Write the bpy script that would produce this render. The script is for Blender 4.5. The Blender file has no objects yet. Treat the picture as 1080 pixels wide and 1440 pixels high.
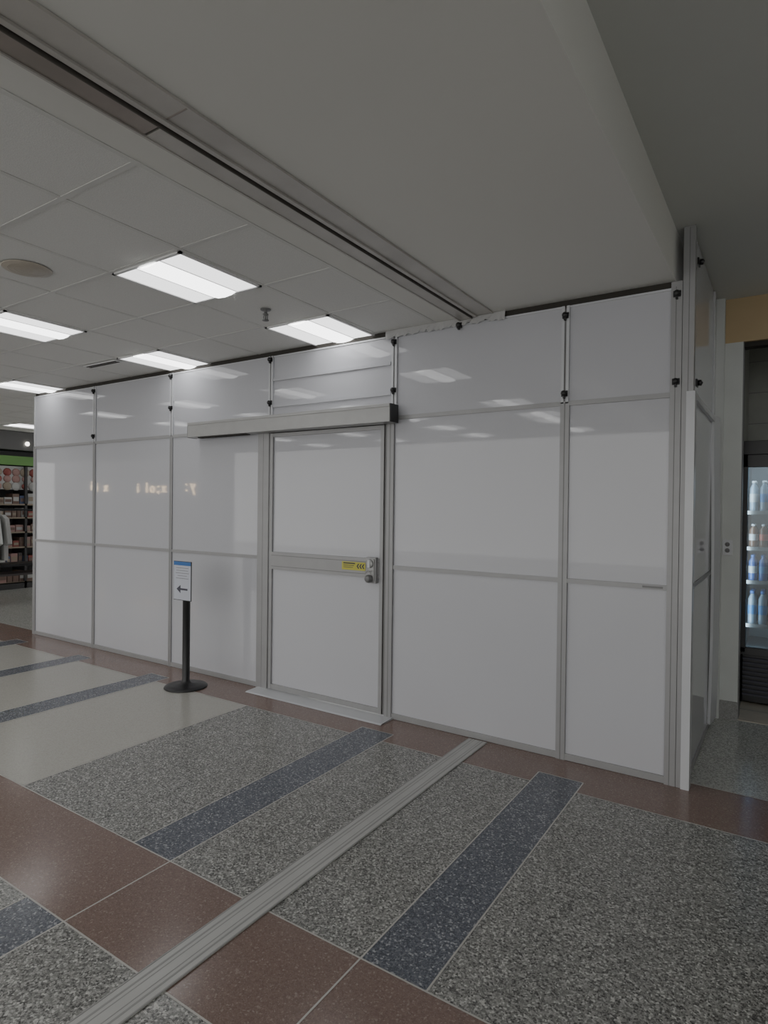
import bpy, bmesh, math, random
from mathutils import Vector, Matrix
random.seed(7)
scn=bpy.context.scene
ZC=2.84; ZR=3.126

# ------------------------------------------------------------------ materials
def mat(name,col,rough=0.5,metal=0.0,emit=None,es=0,spec=0.5,bump=None,var=None,coat=0):
    m=bpy.data.materials.new(name); m.use_nodes=True; nt=m.node_tree; b=nt.nodes['Principled BSDF']
    b.inputs['Base Color'].default_value=(*col,1); b.inputs['Roughness'].default_value=rough
    b.inputs['Metallic'].default_value=metal; b.inputs['Specular IOR Level'].default_value=spec
    b.inputs['Coat Weight'].default_value=coat
    if emit: b.inputs['Emission Color'].default_value=(*emit,1); b.inputs['Emission Strength'].default_value=es
    tc=nt.nodes.new('ShaderNodeTexCoord')
    n=nt.nodes.new('ShaderNodeTexNoise'); n.inputs['Scale'].default_value=(var or (3,0.04))[0]; n.inputs['Detail'].default_value=3
    nt.links.new(tc.outputs['Object'],n.inputs['Vector'])
    a=(var or (3,0.04))[1]
    r=nt.nodes.new('ShaderNodeValToRGB'); r.color_ramp.elements[0].position=0.3; r.color_ramp.elements[1].position=0.7
    r.color_ramp.elements[0].color=(*[max(0,c*(1-a)) for c in col],1); r.color_ramp.elements[1].color=(*[min(1,c*(1+a)) for c in col],1)
    nt.links.new(n.outputs['Fac'],r.inputs['Fac']); nt.links.new(r.outputs['Color'],b.inputs['Base Color'])
    if bump:
        n2=nt.nodes.new('ShaderNodeTexNoise'); n2.inputs['Scale'].default_value=bump[0]; n2.inputs['Detail'].default_value=bump[3] if len(bump)>3 else 2
        nt.links.new(tc.outputs['Object'],n2.inputs['Vector'])
        bp=nt.nodes.new('ShaderNodeBump'); bp.inputs['Strength'].default_value=bump[1]; bp.inputs['Distance'].default_value=bump[2]
        nt.links.new(n2.outputs['Fac'],bp.inputs['Height']); nt.links.new(bp.outputs['Normal'],b.inputs['Normal'])
    return m
def terrazzo(name,stops,scale=150,rough=0.22,stops2=None,fac2=0.35):
    m=bpy.data.materials.new(name); m.use_nodes=True; nt=m.node_tree; b=nt.nodes['Principled BSDF']
    tc=nt.nodes.new('ShaderNodeTexCoord')
    def layer(sc,st):
        v=nt.nodes.new('ShaderNodeTexVoronoi'); v.inputs['Scale'].default_value=sc
        nt.links.new(tc.outputs['Object'],v.inputs['Vector'])
        s=nt.nodes.new('ShaderNodeSeparateColor'); nt.links.new(v.outputs['Color'],s.inputs[0])
        r=nt.nodes.new('ShaderNodeValToRGB'); cr=r.color_ramp; cr.interpolation='CONSTANT'
        while len(cr.elements)<len(st): cr.elements.new(0.5)
        for e,(p,c) in zip(cr.elements,st): e.position=p; e.color=(*c,1)
        nt.links.new(s.outputs[0],r.inputs['Fac']); return r
    r1=layer(scale,stops); out=r1.outputs['Color']
    r2=layer(scale*2.1,stops2 or stops)
    mx=nt.nodes.new('ShaderNodeMix'); mx.data_type='RGBA'; mx.inputs[0].default_value=fac2
    nt.links.new(out,mx.inputs[6]); nt.links.new(r2.outputs['Color'],mx.inputs[7])
    nt.links.new(mx.outputs[2],b.inputs['Base Color'])
    b.inputs['Roughness'].default_value=rough; b.inputs['Specular IOR Level'].default_value=0.5
    return m
M={}
M['panel']=mat('white_plastic_panel',(.51,.515,.545),.03,bump=(.9,.03,.02,0),var=(1,.01))
M['alu']=mat('brushed_aluminium',(.33,.33,.333),.38,metal=.15,var=(8,.03))
M['alu2']=mat('header_aluminium',(.36,.36,.355),.33,metal=.35,var=(8,.04))
M['alud']=mat('aluminium_groove',(.20,.20,.20),.5,metal=.2)
M['white']=mat('white_frame',(.57,.58,.60),.25)
M['film']=mat('crumpled_film',(.48,.48,.48),.3)
M['black']=mat('black_plastic',(.016,.016,.017),.35)
M['dark']=mat('dark_parts_and_shade',(.04,.036,.030),.8)  # dark parts, plus painted shade in gaps and under the header
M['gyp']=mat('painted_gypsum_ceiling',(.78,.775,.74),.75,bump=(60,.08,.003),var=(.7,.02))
M['gyp2']=mat('painted_gypsum_dim_ceiling',(.62,.63,.60),.75,bump=(60,.08,.003),var=(.7,.02))  # darker copy of the gypsum, the right ceiling's dimmer light put into its colour
M['tile']=mat('acoustic_tile',(.79,.79,.77),.85,bump=(220,.35,.003),var=(180,.05))
M['tbar']=mat('ceiling_t_bar',(.72,.72,.70),.5)
M['lens']=mat('troffer_lens',(.9,.9,.9),.3,emit=(1,1,1),es=4.6)
M['wing']=mat('troffer_reflector',(.9,.9,.9),.4,emit=(1,1,1),es=2.0)
M['tframe']=mat('troffer_frame',(.8,.8,.8),.4)
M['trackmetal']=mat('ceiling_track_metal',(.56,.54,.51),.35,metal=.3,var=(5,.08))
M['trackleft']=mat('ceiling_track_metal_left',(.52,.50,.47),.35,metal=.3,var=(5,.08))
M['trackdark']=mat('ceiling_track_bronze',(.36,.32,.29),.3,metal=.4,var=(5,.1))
M['slot']=mat('track_slot_shade',(.10,.09,.08),.6)  # dark colour paints the slot's shade onto its strip and lip
M['beige']=mat('beige_paint',(.50,.38,.22),.7)
M['greywall']=mat('grey_painted_wall',(.60,.62,.60),.6)
M['stone']=mat('stone_baseboard',(.28,.28,.27),.4,var=(120,.25))
M['backwall']=mat('concourse_wall',(.32,.31,.30),.6)
M['sign']=mat('sign_paper',(.52,.54,.60),.4)
M['blue']=mat('sign_blue',(.03,.14,.40),.4)
M['ink']=mat('sign_ink',(.05,.05,.07),.5)
M['yellow']=mat('yellow_label',(.52,.49,.08),.5)
M['strip']=mat('divider_strip',(.50,.485,.455),.3,metal=.1)
M['floormetal']=mat('floor_track_aluminium',(.47,.47,.455),.35,metal=.1,var=(10,.04))
M['floorgroove']=mat('floor_track_groove',(.31,.31,.30),.4,metal=.1)
M['beigetile']=mat('beige_floor_tile',(.50,.45,.38),.35,var=(6,.1))
M['greytile']=mat('wall_tile',(.33,.34,.31),.4,var=(6,.08))
M['t_grey']=terrazzo('terrazzo_grey',[(0,(.050,.050,.047)),(.2,(.175,.175,.166)),(.5,(.285,.284,.268)),(.76,(.41,.406,.383)),(.91,(.64,.63,.60))],145,fac2=.3)
M['t_blue']=terrazzo('terrazzo_blue',[(0,(.060,.067,.085)),(.35,(.112,.123,.150)),(.7,(.175,.188,.215)),(.9,(.43,.44,.46))],140,fac2=.3)
M['t_red']=terrazzo('terrazzo_red',[(0,(.175,.118,.098)),(.3,(.225,.155,.130)),(.75,(.26,.185,.158)),(.96,(.38,.32,.29))],160,rough=.17,fac2=.5)
M['t_cream']=terrazzo('terrazzo_cream',[(0,(.39,.38,.345)),(.3,(.44,.43,.392)),(.8,(.47,.457,.42)),(.97,(.34,.328,.30))],160,fac2=.5)
M['t_light']=terrazzo('terrazzo_light_grey',[(0,(.26,.265,.25)),(.3,(.43,.435,.41)),(.7,(.55,.555,.52)),(.93,(.24,.24,.23))],130)

# ------------------------------------------------------------------ builder
class B:
    def __init__(s,name): s.name=name; s.bm=bmesh.new(); s.m=[]
    def mi(s,k):
        if k not in s.m: s.m.append(k)
        return s.m.index(k)
    def box(s,x0,x1,y0,y1,z0,z1,k,rot=None):
        v=[s.bm.verts.new((x,y,z)) for x in (x0,x1) for y in (y0,y1) for z in (z0,z1)]
        if rot is not None:
            c=Vector(((x0+x1)/2,(y0+y1)/2,(z0+z1)/2))
            for q in v: q.co=c+rot@(q.co-c)
        i=s.mi(k)
        for f in [(0,1,3,2),(4,6,7,5),(0,4,5,1),(2,3,7,6),(0,2,6,4),(1,5,7,3)]:
            fc=s.bm.faces.new([v[j] for j in f]); fc.material_index=i
        return v
    def quad(s,pts,k):
        f=s.bm.faces.new([s.bm.verts.new(p) for p in pts]); f.material_index=s.mi(k); return f
    def lathe(s,c,prof,k,n=32,axis='z'):
        rings=[]
        for p in prof:
            r,h=p[0],p[1]; ring=[]
            for j in range(n):
                a=2*math.pi*j/n; d=(r*math.cos(a),r*math.sin(a),h)
                if axis=='y': d=(d[0],d[2],d[1])
                if axis=='x': d=(d[2],d[0],d[1])
                ring.append(s.bm.verts.new((c[0]+d[0],c[1]+d[1],c[2]+d[2])))
            rings.append(ring)
        for i in range(len(rings)-1):
            kk=prof[i+1][2] if len(prof[i+1])>2 else k
            for j in range(n):
                f=s.bm.faces.new((rings[i][j],rings[i][(j+1)%n],rings[i+1][(j+1)%n],rings[i+1][j])); f.material_index=s.mi(kk); f.smooth=True
        for ring,rr in ((rings[0],prof[0][0]),(rings[-1],prof[-1][0])):
            if rr>1e-4:
                f=s.bm.faces.new(ring); f.material_index=s.mi(k)
    def prism(s,outline,y0,y1,k):
        a=[s.bm.verts.new((x,y0,z)) for x,z in outline]; b=[s.bm.verts.new((x,y1,z)) for x,z in outline]; n=len(a); i=s.mi(k)
        for f in [a,b[::-1]]+[[a[j],b[j],b[(j+1)%n],a[(j+1)%n]] for j in range(n)]:
            s.bm.faces.new(f).material_index=i
    def done(s,parent=None,bevel=0):
        bmesh.ops.recalc_face_normals(s.bm,faces=s.bm.faces)
        me=bpy.data.meshes.new(s.name); s.bm.to_mesh(me); s.bm.free()
        for k in s.m: me.materials.append(M[k])
        o=bpy.data.objects.new(s.name,me); bpy.context.collection.objects.link(o)
        if parent: o.parent=parent
        if bevel:
            md=o.modifiers.new('bevel','BEVEL'); md.width=bevel; md.segments=2; md.limit_method='ANGLE'; md.angle_limit=math.radians(50)
        return o
def empty(name,loc=(0,0,0)):
    o=bpy.data.objects.new(name,None); bpy.context.collection.objects.link(o); return o

# ------------------------------------------------------------------ floor
BL=[(-.668,-.41),(-1.944,-1.683),(-4.31,-4.06),(-5.50,-5.27),(-6.75,-6.5)]
xs=sorted(set([-24,-2.94,.085,6]+[v for b in BL for v in b])); ys=[-14,-2.525,-2.056,-.394,-.25,.10,7]
fl=B('floor')
def kind(x,y):
    inb=any(a<x<b for a,b in BL)
    if y>.1:
        return 't_light'
    if y>-.25: return 't_red'
    if y>-.394: return 't_blue' if inb else 't_red'
    if y>-2.056: return 't_blue' if inb else ('t_cream' if x<-2.94 else 't_grey')
    if y>-2.525: return 't_red'
    return 't_blue' if inb else 't_grey'
for i in range(len(xs)-1):
    for j in range(len(ys)-1):
        a,b,c,d=xs[i],xs[i+1],ys[j],ys[j+1]
        fl.quad([(a,c,0),(b,c,0),(b,d,0),(a,d,0)],kind((a+b)/2,(c+d)/2))
w=.0035; e=.0008
def vs(x,y0,y1): fl.quad([(x-w,y0,e),(x+w,y0,e),(x+w,y1,e),(x-w,y1,e)],'strip')
def hs(y,x0,x1): fl.quad([(x0,y-w,e*1.2),(x1,y-w,e*1.2),(x1,y+w,e*1.2),(x0,y+w,e*1.2)],'strip')
for a,b in BL:
    for x in (a,b): vs(x,-2.056,-.25); vs(x,-14,-2.525)
    hs(-.25,a,b)
vs(-2.94,-2.056,-.394)
for x in (-1.683,-.668,-3.4,-4.6): vs(x,-2.525,-2.056)
prev=-24
for a,b in sorted(BL): hs(-.394,prev,a); prev=b
hs(-.394,prev,6); hs(-2.056,-24,6); hs(-2.525,-24,6); hs(.10,.09,6)
fl.done()
bt=B('floor_tiles_shop')
bt.box(.24,4.5,1.47,6,-.01,.004,'beigetile')
for i in range(1,14): bt.box(.24+i*.3-.003,.24+i*.3+.003,1.47,6,.0041,.0048,'alud')
for i in range(1,6): bt.box(.24,4.5,1.47+i*.3-.003,1.47+i*.3+.003,.0041,.0049,'alud')
bt.done()

# floor track
ft=B('floor_track')
ft.box(-1.232,-1.098,-13.9,-.02,.001,.006,'floormetal')
for x0,x1,k,h in [(-1.232,-1.226,'floorgroove',.0068),(-1.206,-1.198,'floorgroove',.0064),(-1.186,-1.182,'floorgroove',.0064),(-1.148,-1.144,'floorgroove',.0064),(-1.132,-1.124,'floorgroove',.0064),(-1.104,-1.098,'floorgroove',.0068)]:
    ft.box(x0,x1,-13.9,-.02,.0061,h,k)
ft.done()

# ------------------------------------------------------------------ ceiling
YB=-7.2
ce=B('ceiling')
ce.box(-1.54,-.03,YB,6,ZC,ZC+.02,'gyp')
ce.box(-.03,-.01,YB,6,ZC,ZR+.02,'gyp')
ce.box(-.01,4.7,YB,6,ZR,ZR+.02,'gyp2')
ce.box(-20,-1.54,YB,6,ZC,ZC+.02,'tile')
ce.done()
tb=B('ceiling_grid')
gx=[-1.54]+[-2.05-.6*k for k in range(0,24)]
gy=[-.55+.6*k for k in range(-11,9)]
for x in gx: tb.box(x-.012,x+.012,YB,4.5,ZC-.003,ZC-.0005,'tbar')
for y in gy: tb.box(-16,-1.54,y-.012,y+.012,ZC-.0032,ZC-.0006,'tbar')
tb.done()
def troffer(cx,cy,zc=ZC):
    t=B('recessed_ceiling_light'); z=zc-.006; h=.29
    for a in ((-h,h,-h,-h+.018),(-h,h,h-.018,h),(-h,-h+.018,-h,h),(h-.018,h,-h,h)):
        t.box(cx+a[0],cx+a[1],cy+a[2],cy+a[3],z-.006,z+.004,'tframe')
    def strip(pts,k):
        for (xa,za),(xb,zb) in zip(pts[:-1],pts[1:]):
            t.quad([(cx+xa,cy-.272,z+za),(cx+xb,cy-.272,z+zb),(cx+xb,cy+.272,z+zb),(cx+xa,cy+.272,z+za)],k)
    strip([(-.272,0),(-.10,0)],'wing'); strip([(.10,0),(.272,0)],'wing')
    bask=[(-.10,0),(-.06,-.014),(0,-.019),(.06,-.014),(.10,0)]
    strip(bask,'lens')
    t.box(cx-.104,cx-.098,cy-.272,cy+.272,z-.004,z+.002,'tframe'); t.box(cx+.098,cx+.104,cy-.272,cy+.272,z-.004,z+.002,'tframe')
    t.done()
for x in (-2.35,-4.15,-5.95,-7.75):
    for y in (-.25,-1.45,-2.65,-3.85,-5.05,-6.25):
        xx,yy=x,y
        if x==-2.35 and y==-2.65: yy=-3.25
        if x==-2.35 and y==-3.85: yy=-4.45
        if x==-5.95 and y==-.25: xx=-6.55
        if x==-7.75 and y==-.25: xx=-8.35
        troffer(xx,yy)
for x in (-8.35,-10.15): troffer(x,1.55)
for p in ((1.6,-2.6),(1.6,-5.0),(3.2,-.4),(1.3,.75),(2.0,2.4)): troffer(p[0],p[1],ZR)  # out-of-view fixtures added to brighten the right side
# ceiling track
ct=B('ceiling_track')
ct.box(-1.215,-1.10,YB,-.01,ZC-.007,ZC-.001,'trackmetal')
ct.box(-1.25,-1.215,YB,-.01,ZC-.004,ZC-.001,'slot')
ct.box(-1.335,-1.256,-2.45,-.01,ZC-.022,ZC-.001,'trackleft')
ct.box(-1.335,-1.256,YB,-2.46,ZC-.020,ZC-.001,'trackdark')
ct.box(-1.256,-1.250,YB,-.01,ZC-.022,ZC-.001,'slot')
ct.box(-1.345,-1.335,YB,-.01,ZC-.026,ZC-.001,'trackmetal')
ct.box(-1.238,-1.215,YB,-.01,ZC-.016,ZC-.001,'trackmetal')
ct.box(-1.106,-1.10,YB,-.01,ZC-.012,ZC-.0065,'trackmetal')
ct.box(-1.215,-1.10,-2.462,-2.455,ZC-.009,ZC-.0065,'trackdark')
ct.done(bevel=.0015)
sp=B('ceiling_speaker')
sp.lathe((-2.98,-2.03,ZC-.008),[(.0,-.003),(.11,-.003),(.112,-.001),(.120,-.001),(.125,.004)],'beigetile',40)
for r in (.03,.06,.09): sp.lathe((-2.98,-2.03,ZC-.0125),[(r,.002),(r+.002,.0005),(r+.004,.002)],'beigetile',32)
sp.done()
sk=B('fire_sprinkler')
sk.lathe((-2.35,-.83,ZC),[(.035,-.001),(.033,-.008),(.012,-.010),(.011,-.03),(.018,-.032),(.018,-.04),(.006,-.042),(.005,-.07),(.022,-.072),(.022,-.076),(0,-.078)],'alud',20)
sk.box(-2.369,-2.365,-.833,-.827,ZC-.075,ZC-.035,'alud'); sk.box(-2.335,-2.331,-.833,-.827,ZC-.075,ZC-.035,'alud')
sk.done()
lv=B('linear_air_vent')
lv.box(-5.0,-4.5,-.52,-.44,ZC-.012,ZC-.005,'tframe')
lv.box(-4.98,-4.52,-.505,-.485,ZC-.014,ZC-.012,'dark'); lv.box(-4.98,-4.52,-.475,-.455,ZC-.014,ZC-.012,'dark')
lv.done()

# ------------------------------------------------------------------ front partition wall
wf=empty('wall_front')
XA,XB,XC,XD,XE,XF=-6.8806,-5.67,-4.39,-3.10,-1.874,-.625
Z1,Z2,Z3=1.109,2.199,2.80
pn=B('panels')
cols=[(XA,XB),(XB,XC),(XC,-3.16),(XE,XF),(XF,0.0)]
def panel(x0,x1,z0,z1):
    t1=random.uniform(-.005,.005); t2=random.uniform(-.003,.003)
    pn.quad([(x0+.004,.013,z0),(x1-.004,.013+t1,z0),(x1-.004,.013+t1+t2,z1),(x0+.004,.013+t2,z1)],'panel')
    pn.box(x0+.004,x1-.004,.024,.028,z0,z1,'panel')
for a,b in cols:
    panel(a,b,.03,Z1); panel(a,b,Z1,Z2)
for a,b in [(XA,XB),(XB,XC),(XC,XD),(XD,XE),(XE,XF),(XF,0.0)]:
    panel(a+.005,b-.005,Z2,Z3)
pn.done(wf)
fr=B('frame_posts')
def post(x0,x1,z0,z1,k='alu',y0=0,y1=.045,groove=True):
    fr.box(x0,x1,y0,y1,z0,z1,k)
    if groove and x1-x0>.03:
        c=(x0+x1)/2; fr.box(c-.003,c+.003,y0-.0008,y0,z0,z1,'alud')
post(XA-.03,XA+.02,0,Z2+.01)
for x in (XB,XC): post(x-.020,x+.020,0,Z2+.01)
post(XF-.026,XF+.03,0,Z2+.01)
post(XE-.052,XE+.008,0,Z2+.01,y0=-.005)
fr.box(-3.225,-3.10,-.012,.045,0,2.17,'alu'); fr.box(-3.165,-3.162,-.013,-.012,0,2.17,'alud')
def rail(a,b,z,h=.03,y0=.002): fr.box(a,b,y0,.04,z-h/2,z+h/2,'alu')
for a,b in cols:
    rail(a,b,Z1,.028); rail(a,b,.022,.04)
for a,b in [(XA,XB),(XB,XC),(XC,XD),(XD,XE),(XE,XF),(XF,0)]: rail(a,b,Z2,.028)
fr.box(-.16,-.05,.0008,.002,Z1-.006,Z1+.006,'alud')
for x in (XB,XC,XD,XE,XF):
    fr.box(x-.024,x-.006,.0,.012,Z2,Z3,'white'); fr.box(x+.006,x+.024,.0,.012,Z2,Z3,'white')
    fr.box(x-.006,x+.006,.006,.012,Z2,Z3,'alud')
fr.box(XA-.02,XA+.008,0,.03,Z2,Z3,'white')
fr.box(XA,0,.006,.03,Z3-.012,Z3,'white')
for z in (2.38,2.60): fr.box(XD+.03,XE-.03,.000,.010,z-.012,z+.012,'panel')
# corner posts
fr.box(-.03,.028,-.004,.045,0,Z3+.03,'alu'); fr.box(-.006,-.002,-.005,-.004,0,Z3,'alud')
fr.box(.031,.090,-.004,.05,0,ZR-.002,'alu'); fr.box(.028,.031,.004,.045,0,ZR-.002,'alud'); fr.box(.060,.064,-.005,-.004,Z2,ZR-.01,'alud')
fr.box(.056,.100,-.016,.06,0,Z2+.01,'white')
fr.done(wf,bevel=.0015)
gp=B('gap_shade_strip'); gp.box(XA-.02,-.03,.02,.045,Z3,ZC-.001,'dark'); gp.done(wf)  # dark strip painting the shade in the gap below the ceiling
cl=B('clips')
def clip(x,z,y=-.012,ax='y'):
    if ax=='y':
        cl.box(x-.020,x+.020,-.006,.003,z-.018,z+.018,'black'); cl.lathe((x,-.006,z),[(.014,0),(.017,-.008),(.017,-.018),(.010,-.024),(0,-.026)],'black',14,'y')
        cl.box(x-.006,x+.006,-.02,-.002,z-.032,z-.012,'black')
    else:
        cl.box(.090,.100,y-.03,y+.03,z-.02,z+.02,'black'); cl.lathe((.10,y,z),[(.014,0),(.017,.008),(.017,.018),(0,.026)],'black',14,'x')
for x,z in [(XB,2.75),(XB,2.27),(XC,2.77),(XC,2.47),(XD,2.77),(XD,2.41),(XE,2.75),(XE,2.40),(XF,2.74),(XF,2.26),(0.0,2.76),(0.0,2.27),(-1.35,2.79)]: clip(x,z)
clip(0,2.95,.10,'x'); clip(0,2.27,.10,'x')
cl.done(wf,bevel=.002)
pf=B('plastic_film')
N=48
pr=[random.uniform(-1,1) for _ in range(N+1)]
L0,L1=-1.95,-1.02
for i in range(N):
    xa=L0+(L1-L0)*i/N; xb=L0+(L1-L0)*(i+1)/N
    pa,pb=pr[i],pr[i+1]
    za=2.785+.014*pa; zb=2.785+.014*pb
    pf.quad([(xa,-.004-.012*abs(pa),za),(xb,-.004-.012*abs(pb),zb),(xb,-.004+.003*pb,2.812),(xa,-.004+.003*pa,2.812)],'film')
    pf.quad([(xa,-.004+.003*pa,2.812),(xb,-.004+.003*pb,2.812),(xb,-.001,ZC-.001),(xa,-.001,ZC-.001)],'film')
pf.done(wf)

# ------------------------------------------------------------------ side partition
ws=empty('wall_side')
s=B('side_panels')
s.box(.070,.076,.06,1.40,0.03,Z2,'panel'); s.box(.066,.072,.06,1.40,Z2,ZR-.01,'panel')
s.done(ws)
s=B('side_frame')
s.box(.055,.094,.06,1.30,Z2-.02,Z2+.015,'white'); s.box(.055,.082,.09,1.30,Z1-.015,Z1+.015,'alu'); s.box(.055,.082,.09,1.30,0,.04,'alu')
s.box(.055,.082,.06,.085,Z2+.02,ZR-.005,'alu'); s.box(.055,.080,1.20,1.24,Z2,ZR-.005,'white')
s.done(ws,bevel=.002)
s=B('warped_edge_panel')
n=16
f=lambda z:.095+.010*math.sin(z*1.7)
for i in range(n):
    za=.03+2.2*i/n; zb=.03+2.2*(i+1)/n
    s.quad([(f(za),1.14,za),(f(za)+.020,1.36,za),(f(zb)+.020,1.36,zb),(f(zb),1.14,zb)],'white')
    s.quad([(f(za)-.018,1.139,za),(f(za),1.14,za),(f(zb),1.14,zb),(f(zb)-.018,1.139,zb)],'white')
s.done(ws)
wl=B('wall_left_return'); wl.box(XA-.02,XA-.01,.03,5,0,ZC-.002,'panel'); wl.done()

# ------------------------------------------------------------------ sliding door
dr=empty('door_1')
d=B('door_leaf')
x0,x1=-3.085,-1.945
d.box(x0+.02,x1-.02,.004,.010,.03,2.14,'panel')
d.box(x0,x0+.03,-.012,.02,.02,2.15,'alu'); d.box(x1-.03,x1,-.012,.02,.02,2.15,'alu')
d.box(x0,x1,-.010,.02,.02,.06,'alu'); d.box(x0,x1,-.010,.02,2.12,2.15,'alu')
d.box(x0+.03,x1-.03,-.016,.012,1.02,1.165,'alu')
d.box(x0+.03,x1-.03,-.0175,-.016,1.045,1.049,'alud'); d.box(x0+.03,x1-.03,-.0175,-.016,1.135,1.139,'alud')
d.done(dr,bevel=.0015)
d=B('door_gap_shade'); d.box(-1.944,-1.938,-.004,.02,.02,2.16,'dark'); d.box(-1.938,-1.928,-.004,.02,.02,2.16,'alud'); d.box(-3.1,-1.93,.012,.02,2.152,2.17,'dark'); d.done(dr)  # dark strips paint the shade of the gaps beside and above the leaf
d=B('door_header_track')
d.prism([(-4.0,2.155),(-1.83,2.155),(-1.83,2.285),(-4.0,2.285)],-.12,-.015,'alu2')
d.box(-4.0,-1.83,-.124,-.12,2.262,2.285,'alu2'); d.box(-4.0,-1.83,-.123,-.12,2.155,2.163,'alu2')
d.box(-1.83,-1.822,-.118,-.015,2.155,2.285,'black')
d.box(-4.004,-4.0,-.122,-.012,2.152,2.287,'alu')
d.box(-3.9,-3.3,-.09,-.03,2.148,2.156,'dark')  # dark bar painting the shadow line under the header
d.done(dr,bevel=.003)
d=B('door_lock')
d.box(-2.075,-1.985,-.045,-.012,.985,1.175,'alu'); d.box(-2.045,-1.995,-.055,-.04,1.0,1.165,'alu2')
d.lathe((-2.03,-.045,1.13),[(.032,0),(.032,-.018),(.026,-.024),(0,-.025)],'alu2',24,'y')
d.lathe((-2.03,-.045,1.02),[(.028,0),(.030,-.03),(.020,-.05),(0,-.052)],'alud',24,'y')
d.box(-2.042,-2.018,-.075,-.068,1.10,1.16,'white')
for k in range(8):
    a=math.pi*k/8
    c=(-2.03,-.08,1.055); r=.022
    d.box(c[0]+r*math.cos(a)-.004,c[0]+r*math.cos(a)+.004,-.084,-.076,c[2]+r*math.sin(a)-.006,c[2]+r*math.sin(a)+.006,'alu2')
d.done(dr,bevel=.004)
d=B('door_label')
d.box(-2.315,-2.095,-.0195,-.0175,1.068,1.130,'yellow')
a,b=-2.30,-2.19
d.box(a,b,-.0205,-.0195,1.114,1.123,'ink'); d.box(a,b-.01,-.0205,-.0195,1.100,1.104,'ink'); d.box(a,b-.02,-.0205,-.0195,1.086,1.090,'ink')
for k in range(3):
    d.prism([(-2.175+k*.024,1.10),(-2.163+k*.024,1.10),(-2.150+k*.024,1.082),(-2.162+k*.024,1.082)],-.0205,-.0195,'ink')
    d.prism([(-2.162+k*.024,1.118),(-2.150+k*.024,1.118),(-2.163+k*.024,1.10),(-2.175+k*.024,1.10)],-.0205,-.0195,'ink')
d.done(dr)
th=B('door_threshold')
pts=[(-.16,.002),(-.14,.008),(-.01,.012),(.03,.012)]
for (ya,za),(yb,zb) in zip(pts[:-1],pts[1:]):
    th.quad([(-3.20,ya,za),(-1.85,ya,za),(-1.85,yb,zb),(-3.20,yb,zb)],'white')
th.quad([(-1.85,-.16,.002),(-1.85,.03,.012),(-1.85,.03,.0009),(-1.85,-.16,.0009)],'white')
th.done(dr)

# ------------------------------------------------------------------ stanchion
st=empty('barrier_stanchion')
SX,SY=-3.72,-.34
b=B('post')
b.lathe((SX,SY,0.001),[(.178,0),(.178,.006),(.172,.012),(.12,.022),(.05,.032),(.036,.045),(.031,.06),(.031,.93),(.036,.935),(.036,.99),(.030,1.0),(0,1.002)],'black',40)
b.done(st)
b=B('sign')
b.box(SX-.112,SX+.112,SY-.046,SY-.040,.74,1.07,'black')
b.box(SX-.108,SX+.108,SY-.048,SY-.046,.745,1.066,'sign')
b.box(SX-.108,SX+.108,SY-.0488,SY-.048,1.035,1.066,'blue')
for i,wd in enumerate([.08,.075,.085,.06,.08]):
    b.box(SX-wd,SX+wd,SY-.0488,SY-.048,1.012-i*.022,1.016-i*.022,'alud')
b.prism([(SX-.07,.835),(SX-.02,.87),(SX-.02,.843),(SX+.07,.843),(SX+.07,.827),(SX-.02,.827),(SX-.02,.80)],SY-.0488,SY-.048,'ink')
b.done(st)

# ------------------------------------------------------------------ right back area
CX=.243
wb=B('wall_right_back')
wb.box(.125,CX,1.47,1.62,0,2.80,'greywall')
wb.box(-.02,.125,1.42,1.62,0,ZR,'greywall')
wb.box(CX,CX+.006,1.48,1.62,0,2.80,'alud')
wb.box(.126,4.5,1.47,1.62,2.80,ZR,'beige')
wb.box(CX,4.5,1.50,1.60,2.765,2.80,'dark')
wb.done()
bb=B('baseboard_right'); bb.box(.12,CX+.004,1.455,1.47,0,.13,'stone'); bb.done()
wr=B('wall_shop_back')
wr.box(.1,4.5,3.2,3.3,0,ZR,'greytile')
for k in range(11): wr.box(.1,4.5,3.196,3.2,.3*k-.003,.3*k+.003,'alud')
for k in range(14): wr.box(.1+.33*k-.003,.1+.33*k+.003,3.195,3.2,0,ZR,'alud')
wr.box(.08,.20,1.63,3.19,0,ZR-.001,'greytile')
wr.done()
wr=B('wall_right_light_block'); wr.box(4.5,4.6,YB,6,0,ZR-.001,'greywall'); wr.done()  # unseen wall added to cut the world light from the right
ou=B('power_outlet')
ou.box(.128,.195,1.462,1.47,1.22,1.335,'white')
for z in (1.255,1.30):
    ou.lathe((.1615,1.462,z),[(.017,0),(.016,-.002),(0,-.0022)],'alud',20,'y')
    ou.box(.154,.157,1.4585,1.4605,z-.006,z+.006,'ink'); ou.box(.166,.169,1.4585,1.4605,z-.006,z+.006,'ink')
ou.done(bevel=.001)

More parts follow.
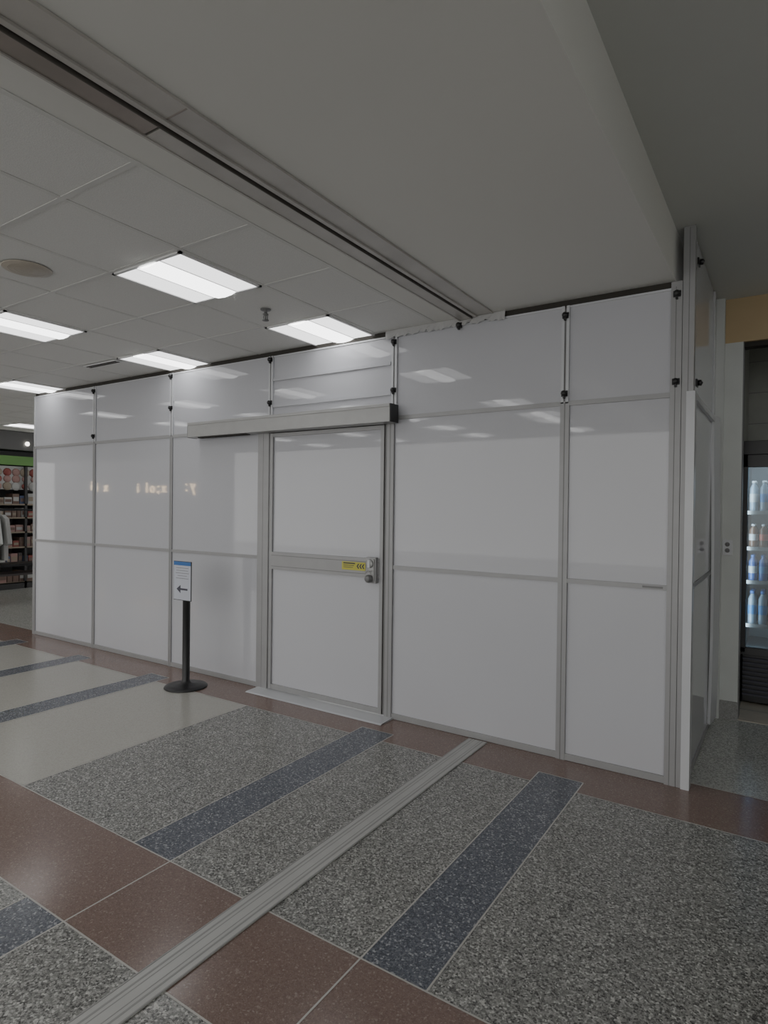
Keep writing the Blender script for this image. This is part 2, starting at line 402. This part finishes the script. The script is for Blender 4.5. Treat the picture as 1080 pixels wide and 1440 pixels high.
# ------------------------------------------------------------------ fridge
M['fr_in']=mat('fridge_interior',(.24,.28,.32),.4)
M['cap']=mat('bottle_cap',(.50,.51,.53),.4); M['cap_b']=mat('bottle_cap_blue',(.04,.12,.35),.4)
M['bt_clear']=mat('bottle_water',(.20,.25,.30),.1); M['bt_brown']=mat('bottle_tea',(.12,.06,.035),.2)
M['bt_blue']=mat('bottle_blue',(.05,.10,.28),.2); M['lb_white']=mat('label_white',(.40,.40,.40),.4); M['lb_blue']=mat('label_blue',(.04,.15,.32),.4)
M['lb_red']=mat('label_red',(.40,.08,.05),.4)
gm=bpy.data.materials.new('fridge_glass'); gm.use_nodes=True; nt=gm.node_tree; nt.nodes.clear()
o_=nt.nodes.new('ShaderNodeOutputMaterial'); mx=nt.nodes.new('ShaderNodeMixShader'); tr=nt.nodes.new('ShaderNodeBsdfTransparent'); gl=nt.nodes.new('ShaderNodeBsdfGlossy'); gl.inputs['Roughness'].default_value=.03
tr.inputs[0].default_value=(.80,.88,.92,1); mx.inputs[0].default_value=.05
nt.links.new(tr.outputs[0],mx.inputs[1]); nt.links.new(gl.outputs[0],mx.inputs[2]); nt.links.new(mx.outputs[0],o_.inputs[0]); M['glass']=gm
fg=empty('drinks_fridge')
FX0,FX1,FY=.215,.99,1.92
c=B('cabinet')
c.box(FX0,FX0+.035,FY+.04,FY+.72,.02,2.11,'black'); c.box(FX1-.035,FX1,FY+.04,FY+.72,.02,2.11,'black')
c.box(FX0,FX1,FY+.04,FY+.72,2.0,2.11,'black'); c.box(FX0,FX1,FY+.04,FY+.72,.02,.42,'black'); c.box(FX0,FX1,FY+.68,FY+.72,.4,2.0,'black')
c.box(FX0+.035,FX1-.035,FY+.66,FY+.68,.42,2.0,'fr_in'); c.box(FX0+.035,FX0+.045,FY+.05,FY+.66,.42,2.0,'fr_in'); c.box(FX1-.045,FX1-.035,FY+.05,FY+.66,.42,2.0,'fr_in')
c.box(FX0+.04,FX1-.04,FY+.05,FY+.66,.42,.44,'fr_in')
for x in (FX0+.03,FX1-.07): c.box(x,x+.04,FY+.1,FY+.14,0,.02,'black')
c.box(FX0,FX0+.05,FY,FY+.04,.42,2.0,'black'); c.box(FX1-.05,FX1,FY,FY+.04,.42,2.0,'black'); c.box(FX0,FX1,FY,FY+.04,1.90,2.0,'black'); c.box(FX0,FX1,FY,FY+.04,.40,.46,'black')
c.box(FX0,FX1,FY-.005,FY+.04,2.0,2.11,'black')
for k in range(9): c.box(FX0+.03,FX1-.03,FY+.022,FY+.04,.07+k*.036,.088+k*.036,'ink')
c.box(FX1-.09,FX1-.07,FY-.04,FY-.01,.9,1.5,'alu')
c.done(fg,bevel=.003)
c=B('shelves_and_bottles')
rows=[(1.545,.25,[('bt_clear','lb_white','cap'),('bt_clear','lb_blue','cap')]),(1.255,.19,[('bt_brown','lb_white','cap'),('bt_brown','lb_red','cap')]),(.985,.21,[('bt_blue','lb_white','cap_b'),('bt_blue','lb_blue','cap_b'),('bt_clear','lb_red','cap')]),(.635,.27,[('bt_clear','lb_blue','cap_b')])]
for z,h,ks in rows:
    c.box(FX0+.045,FX1-.045,FY+.07,FY+.64,z-.014,z-.002,'alu')
    c.box(FX0+.045,FX1-.045,FY+.066,FY+.07,z-.022,z+.008,'alud')
    r=.032
    for i in range(9):
        bk,lk,ck=ks[i%len(ks)]
        for j in range(3):
            x=FX0+.09+i*.072; y=FY+.11+j*.085
            c.lathe((x,y,z),[(r*.9,0),(r,.01),(r,h*.30),(r*1.02,h*.31,bk),(r*1.02,h*.58,lk),(r*.98,h*.59,bk),(r*.95,h*.76,bk),(r*.45,h*.89,bk),(r*.45,h*.92,bk),(r*.5,h*.92,ck),(r*.5,h,ck),(0,h+.001,ck)],bk,12)
c.done(fg)
c=B('glass_pane'); c.box(FX0+.05,FX1-.05,FY+.018,FY+.022,.46,1.90,'glass'); c.done(fg)
def area(nm,loc,sx,sy,e,col,rot=(0,0,0)):
    l=bpy.data.lights.new(nm,'AREA'); l.shape='RECTANGLE'; l.size=sx; l.size_y=sy; l.energy=e; l.color=col
    o=bpy.data.objects.new(nm,l); o.location=loc; o.rotation_euler=rot; bpy.context.collection.objects.link(o); o.parent=fg
area('led_strip_top',(FX0+.38,FY+.06,1.95),.6,.03,1.6,(.75,.9,1),(math.radians(35),0,0))
area('led_strip_left',(FX0+.055,FY+.055,1.18),.03,1.4,1.8,(.75,.9,1),(math.radians(90),0,math.radians(-35)))

# ------------------------------------------------------------------ left store
M['green']=mat('store_green',(.12,.26,.07),.5)
cols_=[('pr_red',(.22,.05,.04)),('pr_white',(.36,.36,.35)),('pr_blue',(.07,.10,.18)),('pr_brown',(.14,.09,.07)),('pr_pink',(.30,.18,.16)),('pr_dark',(.03,.03,.03)),('pr_tan',(.24,.20,.15)),('pr_dark2',(.06,.05,.05))]
for k,v in cols_: M[k]=mat(k,v,.5)
M['storewall']=mat('store_wall',(.12,.12,.12),.6); M['spot']=mat('spot',(1,1,1),.4,emit=(1,.95,.85),es=4)
s=B('store_shelving')
X=-11.0
s.box(X-.5,X-.45,-.6,4.5,0,2.4,'storewall')
s.box(X-.45,X,-.6,4.5,0,.12,'pr_dark')
s.box(X-.45,X-.02,-.6,4.5,2.22,2.38,'green')
for y in [-.6+.85*k for k in range(7)]: s.box(X-.45,X,y-.02,y+.02,0,2.2,'pr_dark')
s.box(X-.10,X-.06,-.58,4.48,1.78,2.2,'pr_white')
for z in [.12,.45,.75,1.02,1.28,1.52]:
    s.box(X-.45,X-.01,-.58,4.48,z-.02,z,'pr_dark'); s.box(X-.01,X,-.58,4.48,z-.02,z+.006,'pr_tan')
    y=-.55
    while y<4.4:
        w_=random.uniform(.06,.13); h=random.uniform(.11,.2); k=random.choice(cols_)[0]
        s.box(X-.3,X-.04,y,y+w_,z+.001,z+h,k); s.box(X-.035,X-.034,y+.01,y+w_-.01,z+h*.3,z+h*.7,random.choice(['pr_white','pr_tan','pr_brown']))
        y+=w_+.012
y=-.55
while y<4.3:
    for zz in (1.80,1.93,2.05):
        k=random.choice(['pr_pink','pr_red','pr_white','pr_pink','pr_tan']); r=random.uniform(.05,.09)
        s.lathe((X-.059,y+.1,zz+.04),[(r,0),(r*.9,.01),(r*.4,.02),(0,.022)],k,10,'x')
    y+=.15
s.done()
fa=B('wall_store_fascia')
fa.box(X-.7,X-.55,-1.5,6,0,ZC-.006,'storewall')
fa.box(X-.55,X-.1,-.7,4.6,2.5,ZC-.01,'storewall')
for k in range(8): fa.lathe((X-.1,-.4+k*.6,2.62),[(.03,0),(.04,.03),(.0,.031)],'spot',14,'x')
fa.done()
rk=empty('garment_rack')
g=B('rack_frame')
RX=-9.6
for y in (.45,1.55):
    g.lathe((RX,y,0),[(.02,0),(.02,1.45),(0,1.46)],'black',12)
    g.box(RX-.25,RX+.25,y-.02,y+.02,.0,.04,'black')
g.box(RX-.015,RX+.015,.45,1.55,1.42,1.45,'black'); g.box(RX-.2,RX+.2,.45,1.55,.56,.60,'black'); g.box(RX-.2,RX+.2,.45,1.55,.42,.45,'pr_dark2')
g.done(rk,bevel=.004)
for i in range(3):
    g=B('shirt'); yy=.62+.13*i
    out=[(-.07,1.36),(-.20,1.30),(-.30,.92),(-.22,.89),(-.17,1.10),(-.18,.66),(.18,.66),(.17,1.10),(.22,.89),(.30,.92),(.20,1.30),(.07,1.36),(0,1.33)]
    g.prism([(RX+a,b_) for a,b_ in out],yy-.03,yy+.03,'pr_white' if i%2==0 else 'greywall')
    g.lathe((RX,yy,1.33),[(.005,0),(.005,.10),(0,.101)],'alu2',8)
    g.done(rk,bevel=.012)

# ------------------------------------------------------------------ concourse opposite side
wk=B('wall_back'); wk.box(-24,-14,-9.6,-9.5,0,ZR,'backwall'); wk.done()
M['warm']=mat('warm_sign_letters',(1,.75,.4),.4,emit=(1,.74,.45),es=9)
def sign(txt,x,z,size):
    cu=bpy.data.curves.new('shop_sign','FONT'); cu.body=txt; cu.size=size; cu.extrude=.02; cu.space_character=1.5
    o=bpy.data.objects.new('shop_sign_letters',cu); o.location=(x,-9.46,z); o.rotation_euler=(math.pi/2,0,math.pi); bpy.context.collection.objects.link(o); cu.materials.append(M['warm'])
sign('y:',-15.7,1.95,.55); sign('x;ol i',-17.2,1.95,.5); sign('x i',-20.6,2.0,.5)

# ------------------------------------------------------------------ world / light
w_=bpy.data.worlds.new('World'); scn.world=w_; w_.use_nodes=True
bg=w_.node_tree.nodes['Background']; bg.inputs[0].default_value=(1,.99,.97,1); bg.inputs[1].default_value=1.85

# ------------------------------------------------------------------ camera
f_=862.0; pitch,roll,yaw=-.0085,.0118,.5822
fw=Vector((-math.sin(yaw)*math.cos(pitch),math.cos(yaw)*math.cos(pitch),math.sin(pitch)))
rt=Vector((math.cos(yaw),math.sin(yaw),0)); up=rt.cross(fw)
r2=rt*math.cos(roll)+up*math.sin(roll); u2=-rt*math.sin(roll)+up*math.cos(roll)
cam=bpy.data.cameras.new('camera'); co=bpy.data.objects.new('camera',cam); bpy.context.collection.objects.link(co)
mt=Matrix(((r2.x,u2.x,-fw.x,.5332),(r2.y,u2.y,-fw.y,-3.767),(r2.z,u2.z,-fw.z,1.55),(0,0,0,1)))
co.matrix_world=mt; cam.sensor_fit='VERTICAL'; cam.sensor_height=36; cam.lens=f_/1440*36; cam.clip_start=.02
scn.camera=co
